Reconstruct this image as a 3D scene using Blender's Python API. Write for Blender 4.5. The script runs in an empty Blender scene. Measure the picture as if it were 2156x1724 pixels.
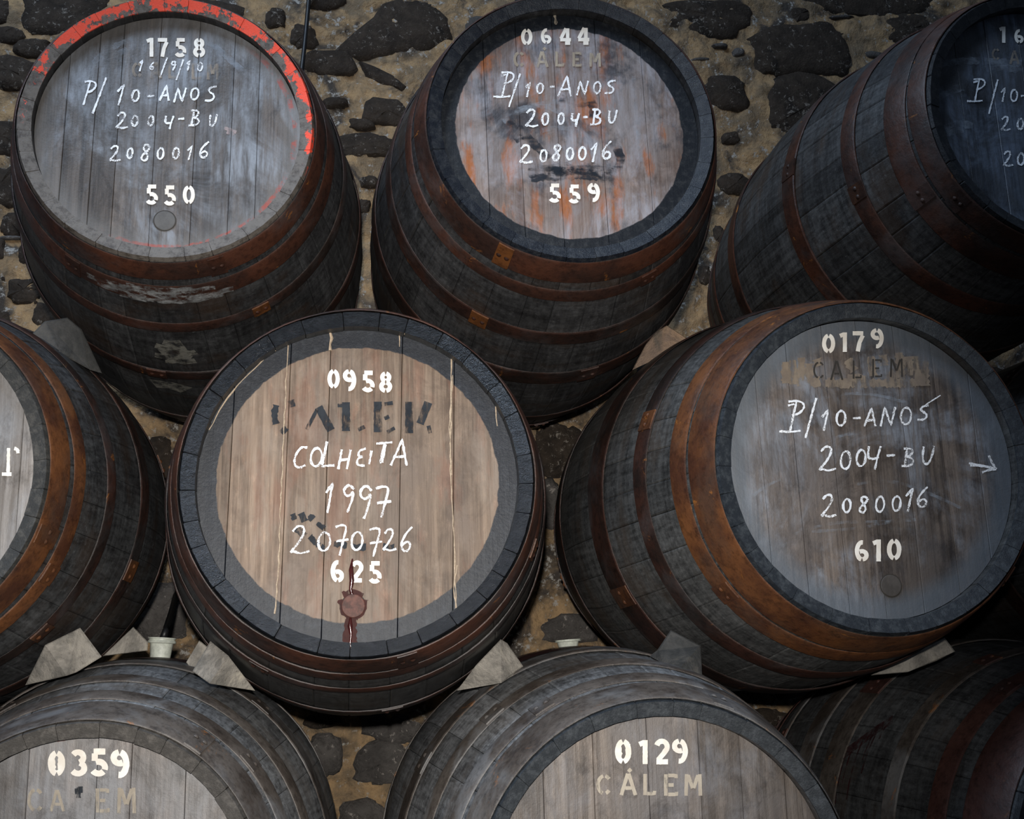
import bpy, math, random
import numpy as np
from mathutils import Vector, Matrix

# ------------------------------------------------------------------ camera, world, lights
S = bpy.context.scene
IMW, IMH, FPX = 2156, 1724, 2475.86
CAMZ = 1.08                                     # height of the lens above the floor
yaw, pitch, roll = (math.radians(a) for a in (8.1784, 13.4115, -1.4915))
fwd = Vector((math.sin(yaw)*math.cos(pitch), math.cos(yaw)*math.cos(pitch), math.sin(pitch)))
rgt0 = Vector((math.cos(yaw), -math.sin(yaw), 0)); up0 = rgt0.cross(fwd)
rgt = rgt0*math.cos(roll) + up0*math.sin(roll); upv = -rgt0*math.sin(roll) + up0*math.cos(roll)
CAM = Vector((0, 0, CAMZ))
cd = bpy.data.cameras.new('camera'); cam = bpy.data.objects.new('camera', cd)
S.collection.objects.link(cam)
cd.sensor_fit = 'HORIZONTAL'; cd.sensor_width = 36; cd.lens = FPX*36/IMW
cd.clip_start = .05; cd.clip_end = 60
M = Matrix((rgt, upv, -fwd)).transposed().to_4x4(); M.translation = CAM
cam.matrix_world = M
S.camera = cam

def ray(px, py):
    return (rgt*((px-IMW/2)/FPX) - upv*((py-IMH/2)/FPX) + fwd).normalized()
def at_depth(px, py, y):                        # point where the view ray meets the upright plane y
    d = ray(px, py); return CAM + d*(y/d.y)

wd = bpy.data.worlds.new('cellar_ambience'); S.world = wd; wd.use_nodes = True
wd.node_tree.nodes['Background'].inputs[0].default_value = (.55, .72, 1.0, 1)
wd.node_tree.nodes['Background'].inputs[1].default_value = .085

def lamp(name, kind, loc, target, energy, color, **kw):
    l = bpy.data.lights.new(name, kind); l.energy = energy; l.color = color
    for k, v in kw.items(): setattr(l, k, v)
    o = bpy.data.objects.new(name, l); S.collection.objects.link(o)
    o.location = loc
    o.rotation_euler = (Vector(target)-Vector(loc)).to_track_quat('-Z', 'Y').to_euler()
    return o
# the photographer's flash gun just above the lens, and a high roof light of the cellar
fl = CAM + upv*.13 + rgt*(-.02) - fwd*.03
lamp('camera_flash', 'SPOT', fl, at_depth(780, 1070, 2.6), 400, (1, .965, .91),
     shadow_soft_size=.022, spot_size=math.radians(66), spot_blend=1.0)
lamp('roof_light', 'AREA', (-1.4, .9, CAMZ+4.0), (.2, 3.0, CAMZ+.4), 150, (.62, .78, 1.0), shape='RECTANGLE', size=2.6, size_y=1.6)
S.view_settings.view_transform = 'Standard'; S.view_settings.look = 'None'
S.view_settings.exposure = 0.0; S.view_settings.gamma = 1.0; S.view_settings.use_curve_mapping = False

# ------------------------------------------------------------------ helpers
COL = S.collection
def obj(name, verts, faces, mat, parent=None, smooth=None, mats=None):
    me = bpy.data.meshes.new(name); me.from_pydata(verts, [], faces)
    if mat: me.materials.append(mat)
    if smooth is not None:
        me.shade_smooth(); me.set_sharp_from_angle(angle=math.radians(smooth))
    o = bpy.data.objects.new(name, me); COL.objects.link(o)
    if parent: o.parent = parent
    return o
def tag(o, label=None, cat=None, group=None, kind=None):
    for k, v in (('label', label), ('category', cat), ('group', group), ('kind', kind)):
        if v: o[k] = v
    return o
def empty(name, mw):
    o = bpy.data.objects.new(name, None); COL.objects.link(o); o.matrix_world = mw
    o.empty_display_size = .1; return o

class NT:
    """small node-tree writer"""
    def __init__(s, name, rough=.5, spec=.5):
        s.mat = bpy.data.materials.new(name); s.mat.use_nodes = True
        s.t = s.mat.node_tree; s.b = s.t.nodes['Principled BSDF']; s.out = s.t.nodes['Material Output']
        s.b.inputs['Roughness'].default_value = rough
        s.b.inputs['Specular IOR Level'].default_value = spec
        s.tc = s.t.nodes.new('ShaderNodeTexCoord')
    def put(s, sock, v):
        if isinstance(v, bpy.types.NodeSocket): s.t.links.new(v, sock)
        elif isinstance(v, (tuple, list)) and len(v) == 3 and sock.type == 'RGBA': sock.default_value = (*v, 1)
        else: sock.default_value = v
    def m(s, op, a, b=0., clamp=False):
        n = s.t.nodes.new('ShaderNodeMath'); n.operation = op; n.use_clamp = clamp
        s.put(n.inputs[0], a); s.put(n.inputs[1], b); return n.outputs[0]
    def map(s, scale=(1, 1, 1), loc=(0, 0, 0), vec=None):
        n = s.t.nodes.new('ShaderNodeMapping'); s.put(n.inputs[0], vec or s.tc.outputs['Object'])
        n.inputs['Location'].default_value = loc; n.inputs['Scale'].default_value = scale; return n.outputs[0]
    def noise(s, vec, scale=1., detail=5., rough=.6, dist=0.):
        n = s.t.nodes.new('ShaderNodeTexNoise'); s.put(n.inputs['Vector'], vec)
        n.inputs['Scale'].default_value = scale; n.inputs['Detail'].default_value = detail
        n.inputs['Roughness'].default_value = rough; n.inputs['Distortion'].default_value = dist
        return n.outputs['Fac']
    def step(s, v, a, b):                       # 0 below a, 1 above b
        n = s.t.nodes.new('ShaderNodeMapRange'); n.interpolation_type = 'SMOOTHSTEP'
        s.put(n.inputs[0], v); n.inputs[1].default_value = a; n.inputs[2].default_value = b; return n.outputs[0]
    def mix(s, f, a, b, mode='MIX'):
        n = s.t.nodes.new('ShaderNodeMix'); n.data_type = 'RGBA'; n.blend_type = mode
        s.put(n.inputs[0], f); s.put(n.inputs[6], a); s.put(n.inputs[7], b); return n.outputs[2]
    def sep(s, v):
        n = s.t.nodes.new('ShaderNodeSeparateXYZ'); s.put(n.inputs[0], v); return n.outputs
    def rnd(s):
        return s.t.nodes.new('ShaderNodeObjectInfo').outputs['Random']
    def bump(s, h, strength=.3, dist=.004):
        n = s.t.nodes.new('ShaderNodeBump'); n.inputs['Strength'].default_value = strength
        n.inputs['Distance'].default_value = dist; s.put(n.inputs['Height'], h)
        s.t.links.new(n.outputs[0], s.b.inputs['Normal'])
    def color(s, c): s.put(s.b.inputs['Base Color'], c)
    def alpha(s, a): s.put(s.b.inputs['Alpha'], a)

# ------------------------------------------------------------------ materials
def head_mat(name, Rb, c1, c2, c3, wash=.3, washcol=(.34, .37, .41), ring=None, orange=0., red=False,
             dark=0., rough=.46, seed=0., edge=None, ringrough=.42, smudge=.75, spec=.4, ocol=(.30, .095, .022)):
    k = NT(name, rough, spec)
    p = k.map(loc=(0, 0, -Rb)); x, y, z = k.sep(p)
    off = (seed*3.1, 0, seed*1.7)
    grain = k.noise(k.map((70, 70, 2.6), off), 1, 7, .7, .3)
    fine = k.noise(k.map((320, 320, 9), off), 1, 3, .6)
    big = k.noise(k.map((7, 7, 3.2), off), 1, 4, .6)
    c = k.mix(k.step(grain, .36, .66), c1, c2)
    c = k.mix(k.step(big, .42, .66), c, c3)
    # every board has a tone of its own
    rv = k.m('MULTIPLY_ADD', k.rnd(), .5); k.t.nodes[-1].inputs[2].default_value = .78
    n = k.t.nodes.new('ShaderNodeCombineColor'); [k.put(n.inputs[i], rv) for i in range(3)]
    c = k.mix(1., c, n.outputs[0], 'MULTIPLY')
    if orange:
        o = k.noise(k.map((16, 16, 4.5), (seed+5, 0, 3)), 1, 5, .65)
        c = k.mix(k.m('MULTIPLY', k.step(o, .50, .63), orange), c, ocol)
    if dark:
        d = k.noise(k.map((9, 9, 7), (seed+2, 0, 8)), 1, 5, .65)
        c = k.mix(k.m('MULTIPLY', k.step(d, .5, .64), dark), c, (.017, .022, .032))
    c = k.mix(k.m('MULTIPLY', k.step(fine, .52, .72), .45), c, k.mix(1., c, (.35, .33, .3), 'MULTIPLY'))
    # smudges and long scratches
    sm = k.noise(k.map((13, 13, 9), (seed+7, 0, 2)), 1, 7, .7, .7)
    c = k.mix(k.m('MULTIPLY', k.step(sm, .48, .66), smudge), c, k.mix(1., c, (.36, .34, .33), 'MULTIPLY'))
    lt = k.noise(k.map((45, 45, 20), (seed+3, 0, 6)), 1, 6, .75)
    c = k.mix(k.m('MULTIPLY', k.step(lt, .54, .70), .35), c, k.mix(1., c, (1.9, 1.85, 1.8), 'MULTIPLY'))
    # rubbed chalk and dust, plus a bluish varnish sheen painted into the colour
    w = k.noise(k.map((6, 6, 4.5), (seed+9, 0, 1)), 1, 6, .68, .6)
    w2 = k.noise(k.map((60, 60, 8), (seed, 0, 4)), 1, 4, .7)
    wm = k.m('MULTIPLY', k.step(w, .43, .66), k.step(w2, .28, .66))
    c = k.mix(k.m('MULTIPLY', wm, wash, True), c, washcol)
    r = k.m('SQRT', k.m('ADD', k.m('MULTIPLY', x, x), k.m('MULTIPLY', z, z)))
    wob = k.m('MULTIPLY', k.m('SUBTRACT', k.noise(p, 30, 3), .5), .012)
    rr = k.m('ADD', r, wob)
    rgh = None
    if edge:
        em = k.m('MULTIPLY', k.step(rr, edge[0], edge[1]), edge[3])
        c = k.mix(em, c, edge[2])
    if ring:
        rm = k.step(rr, ring[0]-.0015, ring[0]+.0015)
        rn = k.noise(p, 60, 7, .74)
        rc = k.mix(k.step(rn, .45, .75), ring[1], ring[2])
        c = k.mix(rm, c, rc)
        k.put(k.b.inputs['Roughness'], k.m('ADD', k.m('MULTIPLY', rm, ringrough-rough), rough))
    if red:
        a = k.m('ARCTAN2', z, x)
        lim = k.m('MULTIPLY', k.step(a, -2.3, -1.5), k.m('SUBTRACT', 1., k.step(a, .55, 1.0)))
        band = k.m('MULTIPLY', k.step(rr, .279, .283), k.m('SUBTRACT', 1., k.step(rr, .290, .296)))
        pn = k.step(k.noise(p, 22, 6, .7), .45, .58)
        c = k.mix(k.m('MULTIPLY', k.m('MULTIPLY', lim, band), k.m('MULTIPLY', pn, .65)), c, (.36, .052, .03))
    k.color(c)
    k.bump(k.m('ADD', k.m('MULTIPLY', grain, .7), k.m('MULTIPLY', k.noise(p, 170, 5, .7), .6)), .4, .003)
    return k.mat

def stave_mat(name, Rb, L, dark, grey, brown, grey_amt, chime, chime2, chime_rough=.4, red=False, seed=0., rough=.42, chime_bump=.0035, spec=.35, tar=0.):
    k = NT(name, rough, spec)
    p = k.map(loc=(0, 0, -Rb)); x, y, z = k.sep(p)
    g = k.noise(k.map((75, 5, 75), (seed, 0, 0)), 1, 6, .68)
    b = k.noise(k.map((6, 5, 6), (seed+4, 0, 0)), 1, 6, .66, .5)
    b2 = k.noise(k.map((4, 7, 4), (0, seed+4, 0)), 1, 5, .62)
    b3 = k.noise(k.map((5, 48, 5), (seed, 3, 0)), 1, 5, .66)
    f = k.noise(p, 90, 5, .7)
    gg = k.m('ADD', k.m('MULTIPLY', g, .40), k.m('ADD', k.m('MULTIPLY', b3, .35), k.m('MULTIPLY', f, .25)))
    c = k.mix(k.step(gg, .34, .68), dark, grey)
    c = k.mix(k.m('MULTIPLY', k.step(b, .42, .62), 1-grey_amt), c, dark)
    c = k.mix(k.m('MULTIPLY', k.step(b2, .50, .68), .55), c, brown)
    c = k.mix(k.m('MULTIPLY', k.step(f, .60, .72), .35), c, tuple(min(1, q*1.8) for q in grey))
    rv = k.m('MULTIPLY_ADD', k.rnd(), .45); k.t.nodes[-1].inputs[2].default_value = .78
    n = k.t.nodes.new('ShaderNodeCombineColor'); [k.put(n.inputs[i], rv) for i in range(3)]
    c = k.mix(1., c, n.outputs[0], 'MULTIPLY')
    end = k.m('SUBTRACT', 1., k.step(y, -L/2+.0135, -L/2+.0155))
    r = k.m('SQRT', k.m('ADD', k.m('MULTIPLY', x, x), k.m('MULTIPLY', z, z)))
    cn = k.noise(p, 55, 7, .72)
    cc = k.mix(k.step(cn, .42, .70), chime, chime2)
    if red:
        hi = k.step(k.m('ADD', z, k.m('MULTIPLY', x, .15)), -.10, .20)
        rn = k.m('ADD', k.noise(p, 21, 8, .74), k.m('MULTIPLY', hi, .11))
        rn = k.m('ADD', rn, k.m('MULTIPLY', k.step(r, red-.026, red-.012), .09))
        cc = k.mix(k.m('MULTIPLY', k.step(rn, .662, .68), k.step(hi, .0, .2)), cc, (.78, .075, .035))
    c = k.mix(end, c, cc)
    k.put(k.b.inputs['Roughness'], k.m('ADD', k.m('MULTIPLY', end, chime_rough-rough), rough))
    k.color(c)
    h = k.m('ADD', k.m('MULTIPLY', g, .7), k.m('MULTIPLY', k.noise(p, 260, 5, .75), .8))
    if tar: h = k.m('ADD', h, k.m('MULTIPLY', k.m('MULTIPLY', k.noise(p, 95, 5, .7), end), tar))
    k.bump(h, .45, chime_bump)
    return k.mat

def hoop_mat(name, c1, c2, orange=.5, grey=(.06, .06, .062), grey_amt=.3, seed=0., rough=.5):
    k = NT(name, rough, .35)
    p = k.map(loc=(seed, seed*.7, 0))
    a = k.noise(p, 7, 6, .65); f = k.noise(p, 55, 5, .7); o = k.noise(p, 11, 7, .72, .8)
    c = k.mix(k.step(a, .36, .64), c1, c2)
    c = k.mix(k.m('MULTIPLY', k.step(f, .48, .7), .6), c, k.mix(1., c, (.3, .3, .3), 'MULTIPLY'))
    c = k.mix(k.m('MULTIPLY', k.step(k.noise(p, 5, 5, .6, .4), .48, .66), grey_amt), c, grey)
    c = k.mix(k.m('MULTIPLY', k.step(o, .62, .70), orange), c, (.34, .125, .022))
    c = k.mix(k.m('MULTIPLY', k.step(k.noise(p, 30, 7, .75), .50, .66), .55), c, k.mix(1., c, (.35, .33, .33), 'MULTIPLY'))
    k.color(c); k.bump(k.m('ADD', f, k.noise(p, 20, 3)), .5, .003)
    return k.mat

def paint_mat(name, col, col2, keep=(.34, .46), scale=70, rough=.6, amt=1.0, stretch=(1, 1, .25), spec=.12):
    k = NT(name, rough, spec)
    p = k.map(stretch)
    n = k.noise(p, scale, 6, .7); n2 = k.noise(k.map(), 23, 4, .65)
    k.color(k.mix(k.step(n2, .35, .65), col, col2))
    k.alpha(k.m('MULTIPLY', k.step(k.m('ADD', k.m('MULTIPLY', n, .6), k.m('MULTIPLY', n2, .4)), *keep), amt))
    return k.mat

def rough_mat(name, c1, c2, c3, s=9., rough=.85, speck=None, bump=.01, thr=(.55, .7), sd=.5):
    k = NT(name, rough, .3)
    p = k.map(loc=(s, 1.3*s, 0)) if speck is None else k.map()
    a = k.noise(p, s, 6, .68, .4); b = k.noise(p, s*6, 5, .7); d = k.noise(p, s*.45, 5, .65, .8)
    c = k.mix(k.step(a, .36, .64), c1, c2)
    c = k.mix(k.step(d, *thr), c, c3)
    c = k.mix(k.m('MULTIPLY', k.step(b, .5, .75), .55), c, k.mix(1., c, (.4, .38, .36), 'MULTIPLY'))
    if speck:
        c = k.mix(k.step(k.m('ADD', k.m('MULTIPLY', k.noise(p, s*3.4, 7, .75, sd), .75), k.m('MULTIPLY', d, .25)), speck[1], speck[1]+.06), c, speck[0])
    k.color(c); k.bump(k.m('ADD', a, k.m('MULTIPLY', b, .7)), .8, bump)
    return k.mat

def plain_mat(name, col, rough=.5, spec=.5, var=.3, s=40):
    k = NT(name, rough, spec)
    n = k.noise(k.map(), s, 5, .65)
    k.color(k.mix(k.step(n, .35, .7), col, tuple(c*(1-var) for c in col))); k.bump(n, .3, .002)
    return k.mat

CHALK = paint_mat('chalk', (.92, .93, .95), (.80, .83, .88), (.385, .52), 330, .9, 1, (1, 1, 1))
SMEAR = paint_mat('rubbed_chalk', (.42, .47, .54), (.30, .34, .40), (.42, .72), 60, .8, .55, (.5, 1, .5))
STENCIL = paint_mat('white_stencil_paint', (.88, .85, .79), (.76, .70, .62), (.28, .38), 60, .6)
STENCIL_WORN = paint_mat('worn_cream_paint', (.44, .38, .30), (.32, .27, .21), (.37, .53), 60, .7, .85)
STENCIL_FAINT = paint_mat('almost_gone_paint', (.38, .32, .26), (.28, .24, .2), (.39, .58), 60, .7, .75)
STENCIL_BLACK = paint_mat('black_stencil_paint', (.013, .016, .021), (.026, .03, .036), (.38, .52), 60, .6, .95)
BLACK_RUB = paint_mat('rubbed_black_paint', (.012, .016, .024), (.022, .028, .038), (.44, .62), 40, .5, .8, (.35, 1, 1))
BEIGE_PATCH = paint_mat('beige_scraped_paint', (.30, .24, .18), (.2, .16, .13), (.40, .52), 45, .7, .8)
DARK_LINE = paint_mat('dark_letter_line', (.05, .045, .04), (.04, .035, .03), (.30, .45), 60, .7, .9)
WEDGE = rough_mat('weathered_grey_block', (.30, .275, .24), (.15, .14, .125), (.42, .38, .31), 14, .85, bump=.006)
WEDGE_DARK = rough_mat('dark_grey_block', (.065, .062, .058), (.032, .032, .031), (.095, .085, .072), 11, .85, bump=.006)
WEDGE_STONE = rough_mat('brown_stone_chunk', (.30, .20, .13), (.18, .13, .10), (.10, .085, .07), 10, .9, bump=.01)
PLASTIC = plain_mat('dusty_white_plastic', (.52, .54, .47), .45, .5, .35, 60)
HOSE = plain_mat('black_rubber', (.008, .008, .009), .45, .4, .3, 60)
RUST = hoop_mat('orange_rust', (.030, .013, .008), (.12, .042, .011), .9, grey=(.02, .012, .01), grey_amt=.8, seed=4)
FIBRE = plain_mat('straw_fibre', (.46, .36, .26), .9, .2, .35, 200)
WINE = plain_mat('wine_red_seepage', (.05, .010, .009), .16, .6, .5, 60)
BUNGRED = plain_mat('wine_soaked_wood', (.11, .042, .030), .6, .3, .6, 90)
MORTAR = rough_mat('lime_mortar', (.38, .25, .13), (.18, .132, .084), (.055, .046, .039), 9, .95, speck=((.36, .34, .31), .545), bump=.02, thr=(.48, .63), sd=0.)
STONE = rough_mat('dark_schist', (.026, .019, .014), (.046, .034, .025), (.013, .010, .008), 16, .95, speck=((.20, .175, .15), .56), bump=.012)
STONE2 = rough_mat('grey_schist', (.060, .054, .05), (.105, .095, .088), (.03, .027, .025), 11, .85, speck=((.30, .27, .245), .565), bump=.02)
FLOORM = rough_mat('earth_floor', (.10, .085, .07), (.07, .06, .05), (.13, .11, .09), 5, .95, bump=.01)
BEAM = rough_mat('old_timber', (.06, .05, .042), (.04, .034, .03), (.09, .075, .06), 9, .85, bump=.004)

# ------------------------------------------------------------------ the setting: floor, stone wall
def vnoise(x, y, seed):
    rs = np.random.RandomState(seed); T = rs.rand(64, 64)
    xi = np.floor(x).astype(int); yi = np.floor(y).astype(int); fx = x-xi; fy = y-yi
    fx = fx*fx*(3-2*fx); fy = fy*fy*(3-2*fy)
    g = lambda a, b: T[a % 64, b % 64]
    return (g(xi, yi)*(1-fx)+g(xi+1, yi)*fx)*(1-fy)+(g(xi, yi+1)*(1-fx)+g(xi+1, yi+1)*fx)*fy
def fbm(x, y, seed, oct=4):
    v = 0; a = 1; t = 0
    for i in range(oct):
        v = v+a*vnoise(x*2**i, y*2**i, seed+i); t += a; a *= .55
    return v/t
WALLY = 4.15
WX0, WX1, WZ0, WZ1 = -2.2, 4.0, 0., 3.9
nx, nz = 560, 360
X, Z = np.meshgrid(np.linspace(WX0, WX1, nx), np.linspace(WZ0, WZ1, nz))
Y = WALLY - (fbm(X*5, Z*7, 11, 3)-.5)*.035 - (fbm(X*17, Z*22, 31, 4)-.5)*.045
V = np.stack([X, Y, Z], -1).reshape(-1, 3)
idx = np.arange(nx*nz).reshape(nz, nx)
F = np.stack([idx[:-1, :-1], idx[:-1, 1:], idx[1:, 1:], idx[1:, :-1]], -1).reshape(-1, 4)
wall = obj('wall_back', V.tolist(), F.tolist(), MORTAR, smooth=180); tag(wall, kind='structure')
rng = random.Random(7)
def stone(outline, mat, proud=.022):
    """outline: list of (x, z) on the wall"""
    n = len(outline); cx = sum(p[0] for p in outline)/n; cz = sum(p[1] for p in outline)/n
    sz = min(1., (max(p[1] for p in outline)-min(p[1] for p in outline))/.14)*.6
    vs = []
    for sc, dy, jit in ((1.10, .025, 0), (1.0, -proud*.15, .006), (.80, -proud*.8, .007), (.45, -proud*1.0, .009)):
        for (x, z) in outline:
            vs.append((cx+(x-cx)*sc, WALLY+dy+rng.uniform(-jit, jit)*sz, cz+(z-cz)*sc))
    vs.append((cx, WALLY-proud*1.1, cz))
    fs = []
    for r in range(3):
        for i in range(n):
            j = (i+1) % n; fs.append((r*n+i, r*n+j, (r+1)*n+j, (r+1)*n+i))
    for i in range(n): fs.append((3*n+i, 3*n+(i+1) % n, 4*n))
    return obj('stone', vs, [f[::-1] for f in fs] if False else fs, mat, wall, smooth=50)
def blob(cx, cz, w, h, n=26, e=3.0):
    pts = []; tilt = rng.uniform(-.12, .12); ph = [rng.uniform(0, 6.28) for _ in range(4)]
    lump = lambda a: 1+.07*math.sin(2*a+ph[0])+.06*math.sin(3*a+ph[1])+.045*math.sin(5*a+ph[2])+.03*math.sin(8*a+ph[3])
    for i in range(n):
        a = 2*math.pi*i/n + rng.uniform(-.08, .08); c, s = math.cos(a), math.sin(a); lm = lump(a)
        x = math.copysign(abs(c)**(2/e), c)*w/2*lm*rng.uniform(.95, 1.05); z = math.copysign(abs(s)**(2/e), s)*h/2*lm*rng.uniform(.94, 1.06)
        pts.append((cx+x-z*tilt, cz+z+x*tilt))
    return pts
def onwall(px, py):
    p = at_depth(px, py, WALLY); return (p.x, p.z)
boxes_px = [  # stones the photograph shows between the casks (left, right, top, bottom)
 (58, 225, -40, 78), (-20, 45, 58, 92), (33, 102, 84, 120), (-30, 76, 123, 186), (-30, 42, 258, 322), (-30, 40, 352, 432),
 (3, 50, 450, 496), (-25, 13, 508, 552), (40, 80, 508, 560), (15, 92, 588, 636), (-15, 26, 655, 692), (70, 120, 640, 690), (-30, 20, 0, 50),
 (651, 724, -50, 20), (560, 600, 20, 60), (613, 668, 55, 102), (640, 746, 107, 158), (769, 860, 209, 264), (700, 830, 284, 332),
 (758, 794, 372, 396), (752, 778, 420, 452), (734, 788, 252, 272), (682, 730, 208, 228), (870, 960, -60, -10),
 (1398, 1580, 2, 70), (1650, 1940, -60, 27), (1662, 1704, 20, 48), (1590, 1792, 55, 154), (1863, 1965, 36, 94), (1486, 1572, 164, 229),
 (1617, 1790, 168, 280), (1520, 1557, 281, 304), (1515, 1578, 368, 410), (1500, 1527, 478, 517), (1470, 1500, 560, 600),
 (1130, 1226, 890, 1004), (1120, 1180, 1008, 1110), (1140, 1265, 1296, 1352), (300, 365, 925, 1020), (275, 395, 1232, 1345), (400, 480, 1240, 1330),
 (651, 717, 1546, 1637), (766, 884, 1498, 1561), (747, 860, 1566, 1648), (712, 820, 1690, 1760), (640, 720, 1500, 1530)]
greyish = {(1120, 1180, 1008, 1110), (1140, 1265, 1296, 1352), (275, 395, 1232, 1345), (400, 480, 1240, 1330), (651, 717, 1546, 1637), (766, 884, 1498, 1561), (747, 860, 1566, 1648), (712, 820, 1690, 1760)}
placed = []
for b in boxes_px:
    (x0, z1), (x1, _), (_, z0) = onwall(b[0], (b[2]+b[3])/2), onwall(b[1], (b[2]+b[3])/2), onwall((b[0]+b[1])/2, b[3])
    z1 = onwall((b[0]+b[1])/2, b[2])[1]
    placed.append(((x0+x1)/2, (z0+z1)/2, x1-x0, z1-z0))
    stone(blob((x0+x1)/2, (z0+z1)/2, (x1-x0)*1.04, (z1-z0)*1.08), STONE2 if b in greyish else STONE, rng.uniform(.014, .026))
for poly in ([(700, 112), (745, 70), (786, 38), (806, 9), (850, -4), (911, 9), (940, 38), (946, 78), (900, 106), (850, 110), (763, 119)],
             [(758, 130), (790, 142), (830, 163), (856, 184), (846, 194), (810, 180), (770, 160)]):
    pts = [onwall(*q) for q in poly][::-1]; xs = [p[0] for p in pts]; zs = [p[1] for p in pts]
    placed.append(((min(xs)+max(xs))/2, (min(zs)+max(zs))/2, max(xs)-min(xs), max(zs)-min(zs)))
    stone(pts, STONE, .02)
seen_px = [(-60, 170, -60, 700), (540, 980, -60, 560), (1380, 1990, -60, 690), (1120, 1250, 860, 1360), (630, 910, 1480, 1780), (270, 410, 850, 1360)]
seen = []
for b in seen_px:
    a, c = onwall(b[0], b[3]), onwall(b[1], b[2]); seen.append((a[0], c[0], a[1], c[1]))
z = .1
while z < WZ1-.1:
    h = rng.uniform(.10, .19); x = WX0+rng.uniform(.1, .3)
    while x < WX1-.2:
        w = rng.uniform(.16, .42); cx, cz = x+w/2, z+h/2; x += w+rng.uniform(.04, .12)
        if any(s[0]-w/2 < cx < s[1]+w/2 and s[2]-h/2 < cz < s[3]+h/2 for s in seen): continue
        if any(abs(cx-q[0]) < (w+q[2])/2+.02 and abs(cz-q[1]) < (h+q[3])/2+.02 for q in placed): continue
        stone(blob(cx, cz, w, h), rng.choice((STONE, STONE, STONE2)), rng.uniform(.012, .026))
    z += h+rng.uniform(.03, .06)
flecks = [(-20, 140, 0, 640), (560, 960, 0, 480), (1400, 1960, 0, 560), (640, 880, 1500, 1724)]
for i in range(110):                            # small dark chips set in the mortar
    b = rng.choice(flecks[:3]+flecks[1:3]); cx, cz = onwall(rng.uniform(b[0], b[1]), rng.uniform(b[2], b[3]))
    w_, h_ = rng.uniform(.03, .10), rng.uniform(.012, .032)
    if any(abs(cx-q[0]) < (w_+q[2])/2 and abs(cz-q[1]) < (h_+q[3])/2 for q in placed): continue
    placed.append((cx, cz, w_, h_)); stone(blob(cx, cz, w_, h_, 12), rng.choice((STONE, STONE, STONE2)), .012)
fl_ = obj('floor', [(WX0, -1.5, 0), (WX1, -1.5, 0), (WX1, WALLY+.05, 0), (WX0, WALLY+.05, 0)], [(0, 1, 2, 3)], FLOORM); tag(fl_, kind='structure')

# ------------------------------------------------------------------ casks
class Barrel: pass
def frame(P):
    """local axes of a cask: origin under the belly, y along the cask towards the wall"""
    ay, ap = math.radians(P['ay']), math.radians(P['ap'])
    ax = Vector((math.sin(ay)*math.cos(ap), math.cos(ay)*math.cos(ap), math.sin(ap)))
    ex = Vector((math.cos(ay), -math.sin(ay), 0)); ez = ex.cross(ax)
    c = Vector((P['x'], P['y'], P['z']+CAMZ)) + ax*P['L']/2 - ez*P['R']
    m = Matrix((ex, ax, ez)).transposed().to_4x4(); m.translation = c
    return m
RECESS = .042
def prof(P, u):
    t = (u-P['L']/2)/(P['L']/2); return P['R']-(P['R']-P['r'])*t*t

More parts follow.
